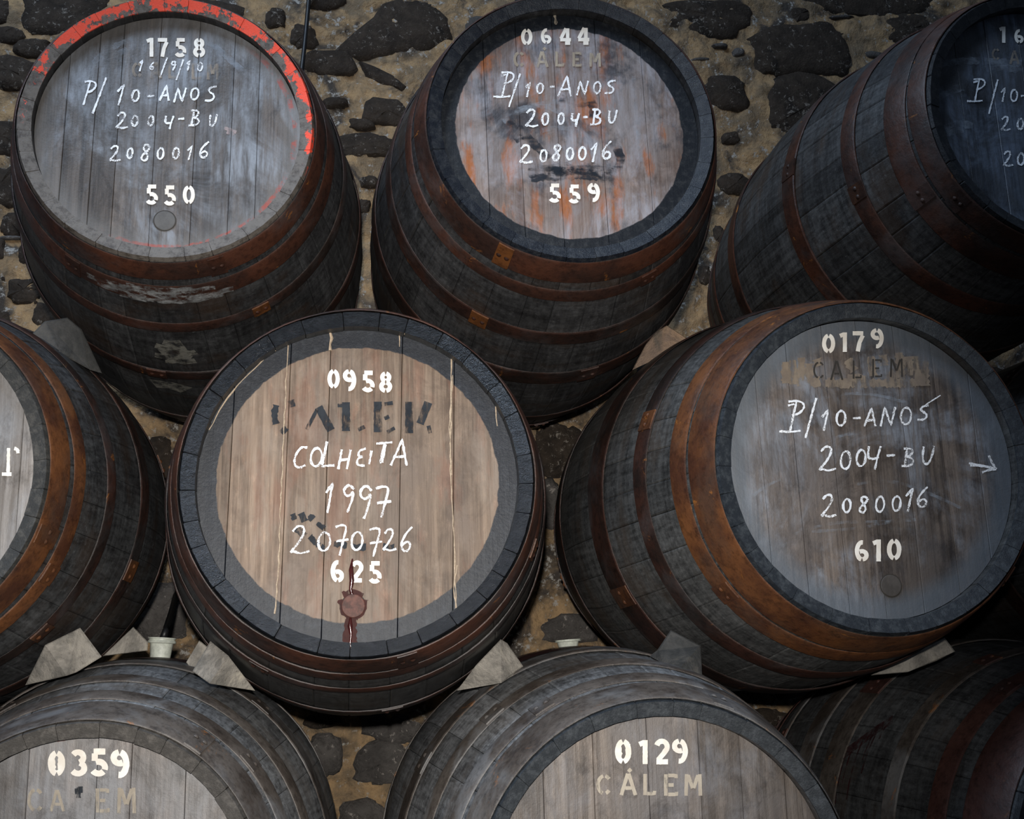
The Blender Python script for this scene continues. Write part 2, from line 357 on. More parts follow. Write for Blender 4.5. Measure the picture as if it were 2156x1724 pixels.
def build_barrel(P):
    rn = random.Random(P['seed'])
    mw = frame(P); root = empty('wine_barrel', mw)
    tag(root, P['label'], 'barrel', 'wine casks stacked against the stone wall')
    B = Barrel(); B.P = P; B.root = root; B.inv = mw.inverted(); B.mw = mw
    R, r, L = P['R'], P['r'], P['L']
    def pol(rad, ang, u): return (rad*math.cos(ang), u-L/2, R+rad*math.sin(ang))
    # staves
    n = P.get('n', 30); ws = [rn.uniform(.75, 1.3) for _ in range(n)]; tot = sum(ws)
    a = rn.uniform(0, 6.28); gap = P.get('gap', .0004); eo = P.get('endo', .0012)
    us = [0, .028, .09, .2, .36, .5, .64, .8, .91, .972, 1.0]
    for w in ws:
        a0, a1 = a, a+w/tot*2*math.pi; a = a1
        proud = rn.uniform(-.0011, .0006); endo = rn.uniform(0, eo)
        vs = []; fs = []
        for i, t in enumerate(us):
            u = t*L + (endo if i == 0 else 0) - (endo if i == len(us)-1 else 0)
            ro = prof(P, u)+proud; ri = ro-(.031 if i in (0, len(us)-1) else .043 if i in (1, len(us)-2) else .036)
            g = (gap if i < 2 else .0005)/ro; ch = (.0035 if i > 1 else .002)/ro
            if i in (0, len(us)-1): ro -= .003
            for rad, an in ((ro-.0016, a0+g), (ro, a0+g+ch), (ro, (a0+a1)/2), (ro, a1-g-ch), (ro-.0016, a1-g), (ri, a1-g), (ri, (a0+a1)/2), (ri, a0+g)):
                vs.append(pol(rad, an, u+(.010 if rad == ri and i == 0 else -.010 if rad == ri and i == len(us)-1 else 0)))
        m = 8
        for i in range(len(us)-1):
            for j in range(m):
                q = (j+1) % m; fs.append((i*m+j, i*m+q, (i+1)*m+q, (i+1)*m+j))
        fs.append(tuple(range(m))[::-1]); fs.append(tuple((len(us)-1)*m+j for j in range(m)))
        obj('stave', vs, [f[::-1] for f in fs], P['stave_mat'], root, smooth=25)
    # hoops, each a riveted iron band
    front = P['hoops']; allh = [(u0, u1, True) for u0, u1 in front]+[(L-u1, L-u0, False) for u0, u1 in front]
    for hi, (u0, u1, isf) in enumerate(allh):
        N = 84; vs = []; fs = []; ph = rn.uniform(0, 6.28); tl = rn.uniform(.0, .003)
        for i in range(N):
            an = 2*math.pi*i/N; sh = tl*math.sin(an+ph)+.0006*math.sin(7*an+ph)
            e = .0009*math.sin(5*an+ph)+.0005*math.sin(13*an)
            for uu, off in ((u0, .0005), (u0, .0022+e), (u0+.003, .0042+e), (u1-.003, .0042+e), (u1, .0022+e), (u1, .0005)):
                vs.append(pol(prof(P, uu)+off, an, uu+sh))
        for i in range(N):
            k = (i+1) % N
            for j in range(6):
                q = (j+1) % 6; fs.append((i*6+j, i*6+q, k*6+q, k*6+j))
        h = obj('hoop', vs, fs, P['hoop_mats'][0] if hi in (0, 1, 4, 5) else P['hoop_mats'][1], root, smooth=30)
        # lap joint and its rivets
        la = math.radians(P['laps'][hi % 4])+(0 if isf else .7); da = .055; vs = []; fs = []
        for i in range(6):
            an = la-da+2*da*i/5
            for uu, off in ((u0+.001, .003), (u0+.001, .0065), (u1-.001, .0065), (u1-.001, .003)): vs.append(pol(prof(P, uu)+off, an, uu))
        for i in range(5):
            for j in range(4):
                q = (j+1) % 4; fs.append((i*4+j, i*4+q, (i+1)*4+q, (i+1)*4+j))
        fs += [(3, 2, 1, 0), (20, 21, 22, 23)]
        obj('hoop_lap', vs, fs, RUST if (hi in P.get('rusty', ())) else P['hoop_mats'][0], h, smooth=30)
        for s in (-.5, .5):
            an = la+s*da; um = (u0+u1)/2; rr = .0065; base = prof(P, um)+.0062; vs = []; fs = []
            for lev, (sc, dz) in enumerate(((1, 0), (.75, .003), (.3, .0044))):
                for q in range(8):
                    b = q*math.pi/4; vs.append(pol(base+dz, an+rr*sc*math.cos(b)/base, um+rr*sc*math.sin(b)))
            for lev in range(2):
                for q in range(8):
                    w2 = (q+1) % 8; fs.append((lev*8+q, lev*8+w2, lev*8+8+w2, lev*8+8+q))
            fs.append(tuple(16+q for q in range(8)))
            obj('rivet', vs, fs, P['hoop_mats'][0], h, smooth=40)
    # head boards, front and back
    B.y0 = -L/2+RECESS; B.rh = r-.030
    phi = P.get('phi', 0.); seams = [s for s in P['seams'] if abs(s) < B.rh-.02]
    for side in (0, 1):
        edges = [-B.rh]+seams+[B.rh]; yf = B.y0 if side == 0 else L/2-RECESS; sg = 1 if side == 0 else -1
        for i in range(len(edges)-1):
            s0, s1 = edges[i], edges[i+1]; gp = P.get('seamgap', .00035)
            dy = rn.uniform(-.0004, .0007)
            def outline(ins):
                lo = s0+(gp+ins if i else 0); hi_ = s1-(gp+ins if i < len(edges)-2 else 0); rad = B.rh-ins*.2
                lo = max(lo, -rad); hi_ = min(hi_, rad); pts = []
                K = 16
                t0, t1 = math.acos(max(-1, min(1, hi_/rad))), math.acos(max(-1, min(1, lo/rad)))
                for q in range(K+1):
                    t = t0+(t1-t0)*q/K; pts.append((rad*math.cos(t), rad*math.sin(t)))
                for q in range(K+1):
                    t = t1+(t0-t1)*q/K; pts.append((rad*math.cos(t), -rad*math.sin(t)))
                return [(p*math.cos(phi)-q*math.sin(phi), p*math.sin(phi)+q*math.cos(phi)) for p, q in pts]
            A, O = outline(.0009), outline(0); m = len(A); vs = []
            vs += [(p, yf+sg*dy, R+q) for p, q in A]+[(p, yf+sg*(dy+.001), R+q) for p, q in O]+[(p, yf+sg*.026, R+q) for p, q in O]
            fs = [tuple(range(m))]+[(q, m+q, m+(q+1) % m, (q+1) % m) for q in range(m)]+[(m+q, 2*m+q, 2*m+(q+1) % m, m+(q+1) % m) for q in range(m)]+[tuple(2*m+q for q in range(m))[::-1]]
            obj('head_board', vs, fs, P['head_mat'], root, smooth=20)
    return B

def head_pt(B, px, py, lift=.0):
    """a measured mark in the picture -> its place on the cask's head, in the cask's own coordinates"""
    o = B.inv @ CAM; d = B.inv.to_3x3() @ ray(px, py)
    t = (B.y0-lift-o.y)/d.y; p = o+d*t; return (p.x, B.y0-lift, p.z)

# ---- lettering
def arc(cx, cy, rx, ry, a0, a1, n=10):
    return [(cx+rx*math.cos(math.radians(a0+(a1-a0)*i/n)), cy+ry*math.sin(math.radians(a0+(a1-a0)*i/n))) for i in range(n+1)]
ST = {
 '0': [arc(.3, .5, .2, .40, 97, 263), arc(.3, .5, .2, .40, 83, -83)],
 '1': [[(.34, 0), (.34, 1)], [(.12, .82), (.28, .90)]],
 '2': [arc(.3, .69, .19, .22, 165, -25)+[(.36, .42), (.16, .16)], [(.1, .09), (.52, .09)]],
 '3': [arc(.29, .71, .18, .2, 150, -75), arc(.29, .30, .21, .21, 75, -150)],
 '4': [[(.33, .97), (.06, .34)], [(.03, .27), (.58, .27)], [(.41, .97), (.41, .36)], [(.41, .18), (.41, 0)], [(.28, .06), (.54, .06)]],
 '5': [[(.12, .91), (.5, .91)], [(.16, .84), (.16, .56)], arc(.28, .31, .21, .22, 115, -20), arc(.28, .31, .21, .22, -40, -150)],
 '6': [arc(.31, .5, .21, .41, 80, 262, 12), arc(.31, .29, .19, .20, 120, -82)],
 '7': [[(.06, .91), (.52, .91)], [(.50, .80), (.36, .45), (.28, 0)]],
 '8': [arc(.3, .73, .16, .18, 100, 260), arc(.3, .73, .16, .18, 80, -80), arc(.3, .28, .20, .20, 100, 260), arc(.3, .28, .20, .20, 80, -80)],
 '9': [arc(.29, .5, .21, .41, 82, -100, 12), arc(.29, .71, .19, .20, 98, 300)],
 'C': [arc(.36, .5, .27, .42, 100, 255), arc(.36, .5, .27, .42, 80, 40, 4), arc(.36, .5, .27, .42, -75, -40, 4)],
 'A': [[(.03, 0), (.30, 1)], [(.34, 1), (.63, 0)], [(.2, .33), (.46, .33)]],
 'L': [[(.15, 0), (.15, 1)], [(.24, .07), (.55, .07), (.55, .2)]],
 'E': [[(.12, 0), (.12, 1)], [(.22, .94), (.55, .94), (.55, .82)], [(.22, .5), (.45, .5)], [(.22, .06), (.57, .06), (.57, .18)]],
 'M': [[(.05, 0), (.08, 1)], [(.14, .95), (.33, .35)], [(.37, .35), (.56, .95)], [(.63, 1), (.66, 0)]],
 "'": [[(.3, 1.12), (.42, 1.25)]],
}
CH = {
 'P': [[(.12, 0), (.30, .98)], [(.06, .96), (.32, 1), (.52, .93), (.55, .76), (.44, .60), (.2, .5)]],
 'p': [[(.16, .02), (.32, .98)], [(.06, .97), (.34, 1), (.55, .93), (.58, .76), (.44, .60), (.2, .52)], [(-.18, .02), (.2, 0), (.5, .04)], [(.06, .84), (.26, .9)]],
 '/': [[(.05, 0), (.42, 1)]],
 '1': [[(.06, .66), (.34, 1), (.18, 0)]],
 '0': [arc(.3, .5, .25, .46, 70, 440, 14)],
 '-': [[(-.1, .5), (.7, .56)]],
 'A': [[(.0, 0), (.36, 1), (.62, 0)], [(.08, .32), (.56, .36)]],
 'N': [[(.02, 0), (.16, .96), (.5, .06), (.66, 1)]],
 'O': [arc(.32, .5, .28, .46, 60, 430, 14)],
 'S': [[(.62, .96), (.3, .92), (.16, .72), (.3, .56), (.52, .44), (.55, .2), (.35, .04), (.02, .06)]],
 '2': [[(.05, .78), (.2, .98), (.42, .95), (.44, .70), (.25, .35), (0, .06), (.14, .12), (.35, .03), (.66, .12)]],
 '4': [[(.06, .98), (.02, .5), (.25, .42), (.5, .52)], [(.56, .98), (.44, .5), (.36, 0)]],
 'B': [[(.12, .02), (.2, .98)], [(.02, .96), (.4, .98), (.52, .82), (.42, .60), (.18, .52)], [(.18, .52), (.5, .46), (.6, .24), (.42, .04), (-.06, .03)]],
 'U': [[(.06, .96), (.04, .4), (.14, .08), (.34, .08), (.5, .4), (.58, 1)]],
 '8': [[(.5, .86), (.3, 1), (.12, .82), (.3, .56), (.48, .28), (.3, .02), (.06, .2), (.2, .46), (.44, .64), (.52, .86)]],
 '6': [[(.5, 1), (.2, .7), (.05, .32), (.2, .03), (.45, .1), (.5, .34), (.32, .46), (.1, .28)]],
 '9': [[(.5, .82), (.3, 1), (.08, .84), (.12, .62), (.34, .56), (.5, .78), (.44, .4), (.28, 0)]],
 '7': [[(.02, .92), (.3, 1), (.54, .94), (.42, .5), (.3, 0)], [(.1, .46), (.66, .52)]],
 'C': [[(.62, .96), (.34, 1), (.1, .6), (.08, .2), (.3, .02), (.6, .16)]],
 'L': [[(.2, 1), (.08, .04), (.56, .08)]],
 'H': [[(.1, 1), (.0, 0)], [(.56, 1), (.44, 0)], [(.06, .46), (.52, .52)]],
 'E': [[(.5, .96), (.16, .86), (.12, .56), (.4, .54), (.12, .48), (.08, .1), (.5, .06)]],
 'I': [[(.26, .95), (.18, 0)]],
 'T': [[(-.05, .93), (.7, 1)], [(.34, .96), (.22, 0)], [(.4, .9), (.30, .05)]],
}
def ribbon(poly, hw, vs, fs, mapper, rn, jit=.0, taper=False):
    # resample, then a flat strip following the stroke
    pts = [Vector(p) for p in poly]; out = [pts[0]]
    for p in pts[1:]:
        q = out[-1]; d = (p-q).length; k = max(1, int(d/4.))
        for i in range(1, k+1): out.append(q+(p-q)*(i/k))
    if len(out) < 2: return
    b = len(vs)
    for i, p in enumerate(out):
        t = (out[min(i+1, len(out)-1)]-out[max(i-1, 0)])
        if t.length < 1e-6: t = Vector((1, 0))
        t.normalize(); nrm = Vector((-t.y, t.x)); w = hw*(1+rn.uniform(-jit, jit))
        o = Vector((rn.uniform(-1, 1), rn.uniform(-1, 1)))*hw*jit*.4
        vs.append(mapper(*(p+nrm*w+o))); vs.append(mapper(*(p-nrm*w+o)))
    for i in range(len(out)-1): fs.append((b+2*i, b+2*i+1, b+2*i+3, b+2*i+2))
ZR = {'A': (0, 0, .36178), 'B': (740, 0, .37123), 'H': (1440, 0, .40613), 'C': (340, 620, .39442), 'D': (1150, 620, .49876), 'F': (0, 1280, .39889), 'E': (800, 1280, .62894), 'P': (0, 0, 1)}
def smooth(poly, it=2):
    for _ in range(it):
        if len(poly) < 3: return poly
        q = [poly[0]]
        for a, b in zip(poly[:-1], poly[1:]):
            q += [(a[0]*.75+b[0]*.25, a[1]*.75+b[1]*.25), (a[0]*.25+b[0]*.75, a[1]*.25+b[1]*.75)]
        poly = q+[poly[-1]]
    return poly
def write(B, kind, zr, glyphs, mat, label=None, wf=1., hwf=.085, lift=.0016, slant=0., hwpx=None):
    """a line of stencilled ('s') or chalked ('c') signs, each sign a part of its own"""
    ox, oy, s = ZR[zr]; rn = random.Random(str(glyphs))
    for g in glyphs:
        vs, fs = [], []
        ch, cx, y0, y1 = g[:4]; h = (y1-y0)*s; X, YB = ox+cx*s, oy+y1*s
        font = ST if kind == 's' else CH
        strokes_ = font[ch]; wid = .62
        g_wf = g[4] if len(g) > 4 else wf
        for st in strokes_:
            if kind == 'c' and len(st) < 11: st = smooth(st) if ch not in 'AN1HLTI/' else st
            poly = [(X+(p[0]-wid/2)*h*g_wf+p[1]*h*slant-h*slant*.5, YB-p[1]*h) for p in st]
            hw = hwpx*.85 if hwpx else hwf*h
            ribbon(poly, hw, vs, fs, lambda a, b: head_pt(B, a, b, lift), rn, .34 if kind == 'c' else .05)
            lift += .000012
        nm = ('stencil_' if kind == 's' else 'chalk_')+('digit' if ch.isdigit() else 'letter' if ch.isalpha() else 'accent' if ch == "'" else 'stroke')
        o = obj(nm, vs, fs, mat, B.root)
        if label: o['label'] = label
def strokes(B, name, zr, polys, hw, mat, label=None, lift=.0012, jit=.25):
    ox, oy, s = ZR[zr]; rn = random.Random(len(polys))
    for p in polys:
        vs, fs = [], []
        ribbon([(ox+a*s, oy+b*s) for a, b in smooth(p)], hw, vs, fs, lambda a, b: head_pt(B, a, b, lift), rn, jit); lift += .00004
        o = obj(name, vs, fs, mat, B.root)
        if label: o['label'] = label

def disc(B, name, px, py, rad, mat, h=.004, label=None, n=28):
    c = Vector(head_pt(B, px, py)); vs, fs = [], []
    prof_ = ((1.0, -.001), (1.0, h-.0008), (.95, h), (.5, h+.0003), (.0, h))
    for rr, d in prof_[:-1]:
        for i in range(n):
            a = 2*math.pi*i/n; vs.append((c.x+rad*rr*math.cos(a), c.y-d-.0004, c.z+rad*rr*math.sin(a)))
    for k in range(len(prof_)-2):
        for i in range(n):
            j = (i+1) % n; fs.append((k*n+i, k*n+j, (k+1)*n+j, (k+1)*n+i))
    fs.append(tuple((len(prof_)-2)*n+i for i in range(n)))
    o = obj(name, vs, fs, mat, B.root)
    ring = [(c.x+rad*q*math.cos(2*math.pi*i/n), c.y-.0011, c.z+rad*q*math.sin(2*math.pi*i/n)) for q in (1.10, .99) for i in range(n)]
    obj('bung_hole_edge', ring, [(i, (i+1) % n, n+(i+1) % n, n+i) for i in range(n)], DARK_LINE, o)
    if label: o['label'] = label
    return o
def tube(name, pts, rad, mat, parent=None, n=8, jit=0., rn=random.Random(3)):
    pts = [Vector(p) for p in pts]; vs, fs = [], []
    prev = None
    for i, p in enumerate(pts):
        t = (pts[min(i+1, len(pts)-1)]-pts[max(i-1, 0)]).normalized()
        a = t.cross(Vector((0, 1, 0))) if abs(t.y) < .9 else t.cross(Vector((1, 0, 0))); a.normalize(); b = t.cross(a)
        r = (rad[i] if isinstance(rad, (list, tuple)) else rad)*(1+rn.uniform(-jit, jit))
        for k in range(n):
            w = 2*math.pi*k/n; vs.append(tuple(p+a*r*math.cos(w)+b*r*math.sin(w)))
    for i in range(len(pts)-1):
        for k in range(n):
            q = (k+1) % n; fs.append((i*n+k, i*n+q, (i+1)*n+q, (i+1)*n+k))
    fs.append(tuple(range(n))[::-1]); fs.append(tuple((len(pts)-1)*n+k for k in range(n)))
    return obj(name, vs, fs, mat, parent, smooth=60)

# ---- what each cask is like
H1 = hoop_mat('rusty_hoop_iron', (.022, .010, .007), (.055, .019, .010), .6, grey_amt=.35, seed=1)
H2 = hoop_mat('brown_hoop_iron', (.013, .008, .0065), (.036, .014, .009), .5, grey_amt=.35, seed=2)
H3 = hoop_mat('bright_rust_hoop', (.050, .018, .009), (.125, .047, .016), .7, grey=(.05, .034, .026), grey_amt=.5, seed=3)
H4 = hoop_mat('grimy_grey_hoop', (.045, .035, .029), (.10, .086, .076), .5, grey=(.17, .176, .185), grey_amt=.6, seed=5)
H5 = hoop_mat('dark_red_hoop', (.050, .020, .016), (.080, .036, .028), .3, grey=(.05, .045, .045), grey_amt=.4, seed=8)
DK, GR, BR = (.011, .0105, .011), (.075, .076, .078), (.040, .024, .015)

SPEC = dict(
 A=dict(x=-.415, y=2.554, z=1.284, r=.331, R=.459, L=1.518, ay=-.228, ap=-1.089, seed=1, phi=math.radians(-.4),
        seams=[-.235, -.17, -.117, -.033, .057, .14, .2], hoops=[(.014, .072), (.094, .150), (.243, .280), (.503, .550)], laps=[-70, -125, -60, -100], rusty=(2,),
        label='cask in the upper left with red paint flaking around its rim, numbered 1758'),
 B=dict(x=.517, y=2.466, z=1.283, r=.339, R=.468, L=1.591, ay=.919, ap=-.793, seed=2, phi=math.radians(1.0),
        seams=[-.2, -.12, -.03, .075, .185], hoops=[(.012, .083), (.112, .152), (.296, .352), (.529, .610)], laps=[-118, -60, -118, -75], rusty=(0, 2),
        label='cask at top centre with thick black rim and reddish brown head, numbered 0644'),
 C=dict(x=.025, y=2.39, z=.430, r=.361, R=.473, L=1.546, ay=.551, ap=-.836, seed=3, phi=math.radians(-1.2), gap=.0009, endo=.0025, seamgap=.0005,
        seams=[-.264, -.151, -.068, .084, .196], hoops=[(.010, .084), (.100, .140), (.216, .248), (.52, .58)], laps=[-75, -20, -120, -80], rusty=(1,),
        label='central cask with pale tan head inside a glossy black painted ring, numbered 0958'),
 D=dict(x=1.104, y=2.292, z=.441, r=.352, R=.489, L=1.652, ay=-.92, ap=1.575, seed=4, phi=math.radians(1.5),
        seams=[-.24, -.165, -.08, .0, .085, .17, .25], hoops=[(.010, .100), (.110, .168), (.276, .336), (.525, .640)], laps=[-40, -140, 160, -150], rusty=(),
        label='cask on the right with broad orange rusty hoop and chalked arrow, numbered 0179'),
 E=dict(x=.61, y=2.311, z=-.401, r=.376, R=.497, L=1.469, ay=-1.575, ap=.692, seed=5, phi=0.,
        seams=[-.23, -.13, -.02, .085, .17, .26], hoops=[(.006, .095), (.115, .165), (.255, .31), (.45, .52)], laps=[70, 120, 130, 150], rusty=(),
        label='bottom row cask with clean dark rim and brown head, numbered 0129'),
 F=dict(x=-.503, y=2.464, z=-.388, r=.35, R=.485, L=1.442, ay=.347, ap=.564, seed=6, phi=0.,
        seams=[-.2, -.11, .02, .085, .19], hoops=[(.006, .095), (.115, .165), (.24, .29), (.44, .51)], laps=[55, 40, 120, 50], rusty=(),
        label='bottom left cask with white plastic bung and hose on top, numbered 0359'),
 G=dict(x=-.967, y=2.486, z=.460, r=.358, R=.480, L=1.334, ay=.413, ap=.72, seed=7, phi=0.,
        seams=[-.2, -.1, .0, .1, .2, .292], hoops=[(.008, .074), (.092, .135), (.235, .275), (.445, .51)], laps=[-20, -30, -46, -20], rusty=(2,),
        label='cask cut off by the left edge with grey head and orange brown rim hoop'),
 H=dict(x=1.709, y=2.421, z=1.333, r=.335, R=.467, L=1.525, ay=-3.096, ap=-.679, seed=8, phi=0.,
        seams=[-.22, -.13, -.04, .06, .16], hoops=[(.010, .062), (.070, .138), (.240, .292), (.505, .57)], laps=[-140, -150, -165, 170], rusty=(2,),
        label='dim cask in the upper right corner with blue black chalked head'),
 I=dict(x=1.70, y=2.36, z=-.395, r=.365, R=.49, L=1.48, ay=-1., ap=.5, seed=9, phi=0.,
        seams=[-.2, -.1, .0, .1, .2], hoops=[(.02, .135), (.18, .235), (.34, .392), (.60, .70)], laps=[100, 120, 110, 130], rusty=(),
        label='dark cask in the lower right corner with a wine red splash on its staves'),
 J=dict(x=2.13, y=2.45, z=.47, r=.345, R=.468, L=1.5, ay=0, ap=0, seed=10, phi=0.,
        seams=[-.2, -.1, .0, .1, .2], hoops=[(.008, .085), (.105, .155), (.255, .31), (.47, .53)], laps=[150, 120, 110, 130], rusty=(),
        label='cask in deep shadow behind the right edge of the cask numbered 0179'),
)
def setmats(k, hm, sm, hoops):
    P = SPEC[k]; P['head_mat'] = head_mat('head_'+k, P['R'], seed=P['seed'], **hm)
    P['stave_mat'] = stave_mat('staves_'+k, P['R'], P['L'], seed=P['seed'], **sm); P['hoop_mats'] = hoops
setmats('A', dict(c1=(.042, .034, .029), c2=(.115, .095, .082), c3=(.075, .069, .067), wash=.85, washcol=(.26, .285, .325), red=True, edge=(.24, .30, (.17, .165, .16), .5)),
        dict(dark=DK, grey=GR, brown=BR, grey_amt=.5, chime=(.125, .110, .096), chime2=(.045, .035, .028), red=.331, chime_rough=.5), (H1, H2))
setmats('B', dict(c1=(.115, .075, .06), c2=(.22, .175, .155), c3=(.18, .155, .15), wash=.75, washcol=(.34, .345, .39), ring=(.272, (.008, .010, .014), (.035, .038, .042)), orange=.9, dark=.8, smudge=.5),
        dict(dark=DK, grey=(.075, .075, .077), brown=BR, grey_amt=.45, chime=(.008, .010, .015), chime2=(.03, .033, .038), chime_rough=.32), (H1, H2))
setmats('C', dict(c1=(.100, .067, .046), c2=(.212, .152, .108), c3=(.145, .108, .084), wash=.35, washcol=(.32, .265, .215), ring=(.291, (.011, .013, .018), (.026, .030, .038)), ringrough=.47, rough=.6, smudge=.4, spec=.3, orange=.35, ocol=(.20, .085, .05)),
        dict(dark=DK, grey=(.075, .076, .074), brown=BR, grey_amt=.6, chime=(.006, .007, .009), chime2=(.016, .018, .022), chime_rough=.2, chime_bump=.010, spec=.7, tar=2.2), (H1, H2))
setmats('D', dict(c1=(.055, .043, .037), c2=(.15, .12, .10), c3=(.10, .086, .08), wash=.75, washcol=(.26, .285, .33), dark=.3, edge=(.25, .30, (.10, .12, .145), .75)),
        dict(dark=(.018, .018, .018), grey=(.12, .12, .118), brown=(.06, .042, .03), grey_amt=.75, chime=(.018, .022, .028), chime2=(.05, .058, .066), chime_rough=.4), (H3, H2))
setmats('E', dict(c1=(.085, .068, .057), c2=(.19, .158, .135), c3=(.14, .125, .118), wash=.4, washcol=(.25, .26, .29)),
        dict(dark=(.03, .03, .031), grey=(.29, .30, .312), brown=(.12, .098, .08), grey_amt=.8, chime=(.022, .026, .031), chime2=(.055, .062, .07), chime_rough=.45), (H4, H4))
setmats('F', dict(c1=(.095, .08, .072), c2=(.21, .185, .17), c3=(.155, .15, .15), wash=.45, washcol=(.28, .29, .31)),
        dict(dark=(.03, .03, .031), grey=(.29, .30, .312), brown=(.12, .098, .08), grey_amt=.8, chime=(.055, .05, .045), chime2=(.11, .10, .09), chime_rough=.5), (H4, H4))
setmats('G', dict(c1=(.14, .12, .105), c2=(.27, .245, .225), c3=(.20, .195, .195), wash=.5, washcol=(.33, .34, .36)),
        dict(dark=DK, grey=(.10, .103, .106), brown=BR, grey_amt=.6, chime=(.035, .035, .034), chime2=(.085, .08, .072), chime_rough=.45), (H3, H2))
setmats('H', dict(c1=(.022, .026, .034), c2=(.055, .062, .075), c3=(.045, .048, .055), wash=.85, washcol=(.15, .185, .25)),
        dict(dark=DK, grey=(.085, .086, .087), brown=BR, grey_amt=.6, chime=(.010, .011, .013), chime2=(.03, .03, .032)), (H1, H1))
setmats('I', dict(c1=(.06, .05, .045), c2=(.13, .11, .1), c3=(.1, .09, .09)),
        dict(dark=(.018, .018, .019), grey=(.11, .115, .12), brown=(.06, .045, .036), grey_amt=.7, chime=(.012, .013, .015), chime2=(.03, .032, .035)), (H5, H4))
setmats('J', dict(c1=(.06, .05, .045), c2=(.13, .11, .1), c3=(.1, .09, .09)),
        dict(dark=DK, grey=(.07, .072, .075), brown=BR, grey_amt=.5, chime=(.012, .013, .015), chime2=(.03, .032, .035)), (H2, H2))
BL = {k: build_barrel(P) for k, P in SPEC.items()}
A, B_, C, D, E, F_, G, H_ = (BL[k] for k in 'ABCDEFGH')

# ---- writing on the heads
w = write
w(A, 's', 'A', [('1', 878, 220, 330), ('7', 948, 222, 330), ('5', 1052, 222, 332), ('8', 1160, 222, 332)], STENCIL, wf=1.1, hwf=.10)
w(A, 's', 'A', [('C', 795, 362, 450), ('A', 905, 362, 455), ('L', 1000, 365, 455), ('E', 1140, 368, 460), ('M', 1235, 370, 462)], STENCIL_FAINT, hwf=.09)
w(A, 'c', 'A', [('1', 825, 350, 415), ('6', 885, 362, 405), ('/', 958, 335, 450, .7), ('9', 1010, 355, 410), ('/', 1052, 345, 465, .6), ('1', 1102, 352, 410), ('0', 1165, 362, 415)], CHALK, hwpx=1.9, slant=.12)
w(A, 'c', 'A', [('P', 520, 470, 610, 1.), ('/', 590, 450, 660, .7), ('1', 712, 492, 612), ('0', 790, 520, 592, 1.1), ('-', 878, 535, 585), ('A', 960, 498, 585), ('N', 1045, 510, 596, 1.1), ('O', 1133, 510, 582, 1.1), ('S', 1225, 500, 590, 1.1)], CHALK, hwpx=2.3, slant=.12)
w(A, 'c', 'A', [('2', 710, 652, 750, 1.1), ('0', 785, 670, 736), ('0', 878, 672, 732), ('4', 985, 672, 752, 1.1), ('-', 1055, 670, 715), ('B', 1135, 640, 732), ('U', 1240, 665, 738)], CHALK, hwpx=2.3, slant=.1)
w(A, 'c', 'A', [('2', 670, 846, 940, 1.1), ('0', 757, 860, 922), ('8', 848, 838, 942), ('0', 935, 858, 928), ('0', 1025, 858, 926), ('1', 1112, 848, 932), ('6', 1190, 824, 922, 1.1)], CHALK, hwpx=2.3, slant=.1)
w(A, 's', 'A', [('5', 885, 1075, 1190), ('5', 990, 1080, 1195), ('0', 1100, 1078, 1188)], STENCIL, wf=1.1, hwf=.10)
w(B_, 's', 'B', [('0', 995, 162, 256), ('6', 1105, 162, 248), ('4', 1215, 158, 250), ('4', 1318, 155, 250)], STENCIL, wf=1.2, hwf=.105)
w(B_, 's', 'B', [('C', 947, 292, 380), ('A', 1080, 292, 380), ("'", 1090, 292, 380), ('L', 1178, 292, 376), ('E', 1277, 296, 376), ('M', 1378, 300, 378)], STENCIL_WORN, wf=1.1, hwf=.085)
w(B_, 'c', 'B', [('p', 880, 408, 550), ('/', 935, 418, 606, .7), ('1', 1008, 468, 550), ('0', 1070, 470, 532, 1.1), ('-', 1138, 470, 515, .7), ('A', 1212, 430, 546), ('N', 1308, 458, 540, 1.1), ('O', 1393, 462, 532), ('S', 1466, 454, 532, 1.2)], CHALK, hwpx=2.3, slant=.08)
w(B_, 'c', 'B', [('2', 1022, 618, 722, 1.1), ('0', 1100, 640, 710), ('0', 1190, 640, 706), ('4', 1270, 640, 718), ('-', 1327, 645, 685, .8), ('B', 1390, 618, 708), ('U', 1482, 622, 702)], CHALK, hwpx=2.6, slant=.06)
w(B_, 'c', 'B', [('2', 990, 820, 928, 1.1), ('0', 1090, 848, 920), ('8', 1165, 818, 916), ('0', 1240, 835, 908), ('0', 1310, 832, 908), ('1', 1385, 812, 920), ('6', 1450, 800, 906)], CHALK, hwpx=2.6, slant=.06)
w(B_, 's', 'B', [('5', 1155, 1042, 1148), ('5', 1266, 1048, 1152), ('9', 1375, 1038, 1144)], STENCIL, wf=1.15, hwf=.105)
strokes(B_, 'chalk_smear', 'B', [[(860, 690), (940, 625), (1050, 590), (1170, 575)], [(900, 660), (1000, 615), (1110, 600)], [(950, 620), (1100, 590), (1200, 650)], [(1080, 740), (1160, 720), (1290, 740)], [(1600, 430), (1620, 700), (1660, 1000)]], 5, SMEAR)
strokes(B_, 'black_paint_smear', 'B', [[(1000, 985), (1150, 960), (1330, 985), (1500, 985)], [(1020, 1010), (1250, 990), (1470, 1000)], [(1060, 960), (1250, 935), (1500, 950)], [(1360, 570), (1380, 640), (1350, 740)], [(900, 680), (930, 760), (960, 800)], [(940, 720), (1010, 790), (1120, 900)], [(1180, 560), (1260, 590), (1350, 570)], [(1500, 830), (1530, 900), (1510, 960)]], 9, BLACK_RUB, lift=.001)
w(C, 's', 'C', [('0', 920, 398, 502), ('9', 1005, 400, 514), ('5', 1105, 408, 520), ('8', 1198, 412, 522)], STENCIL, wf=1.05, hwf=.105)
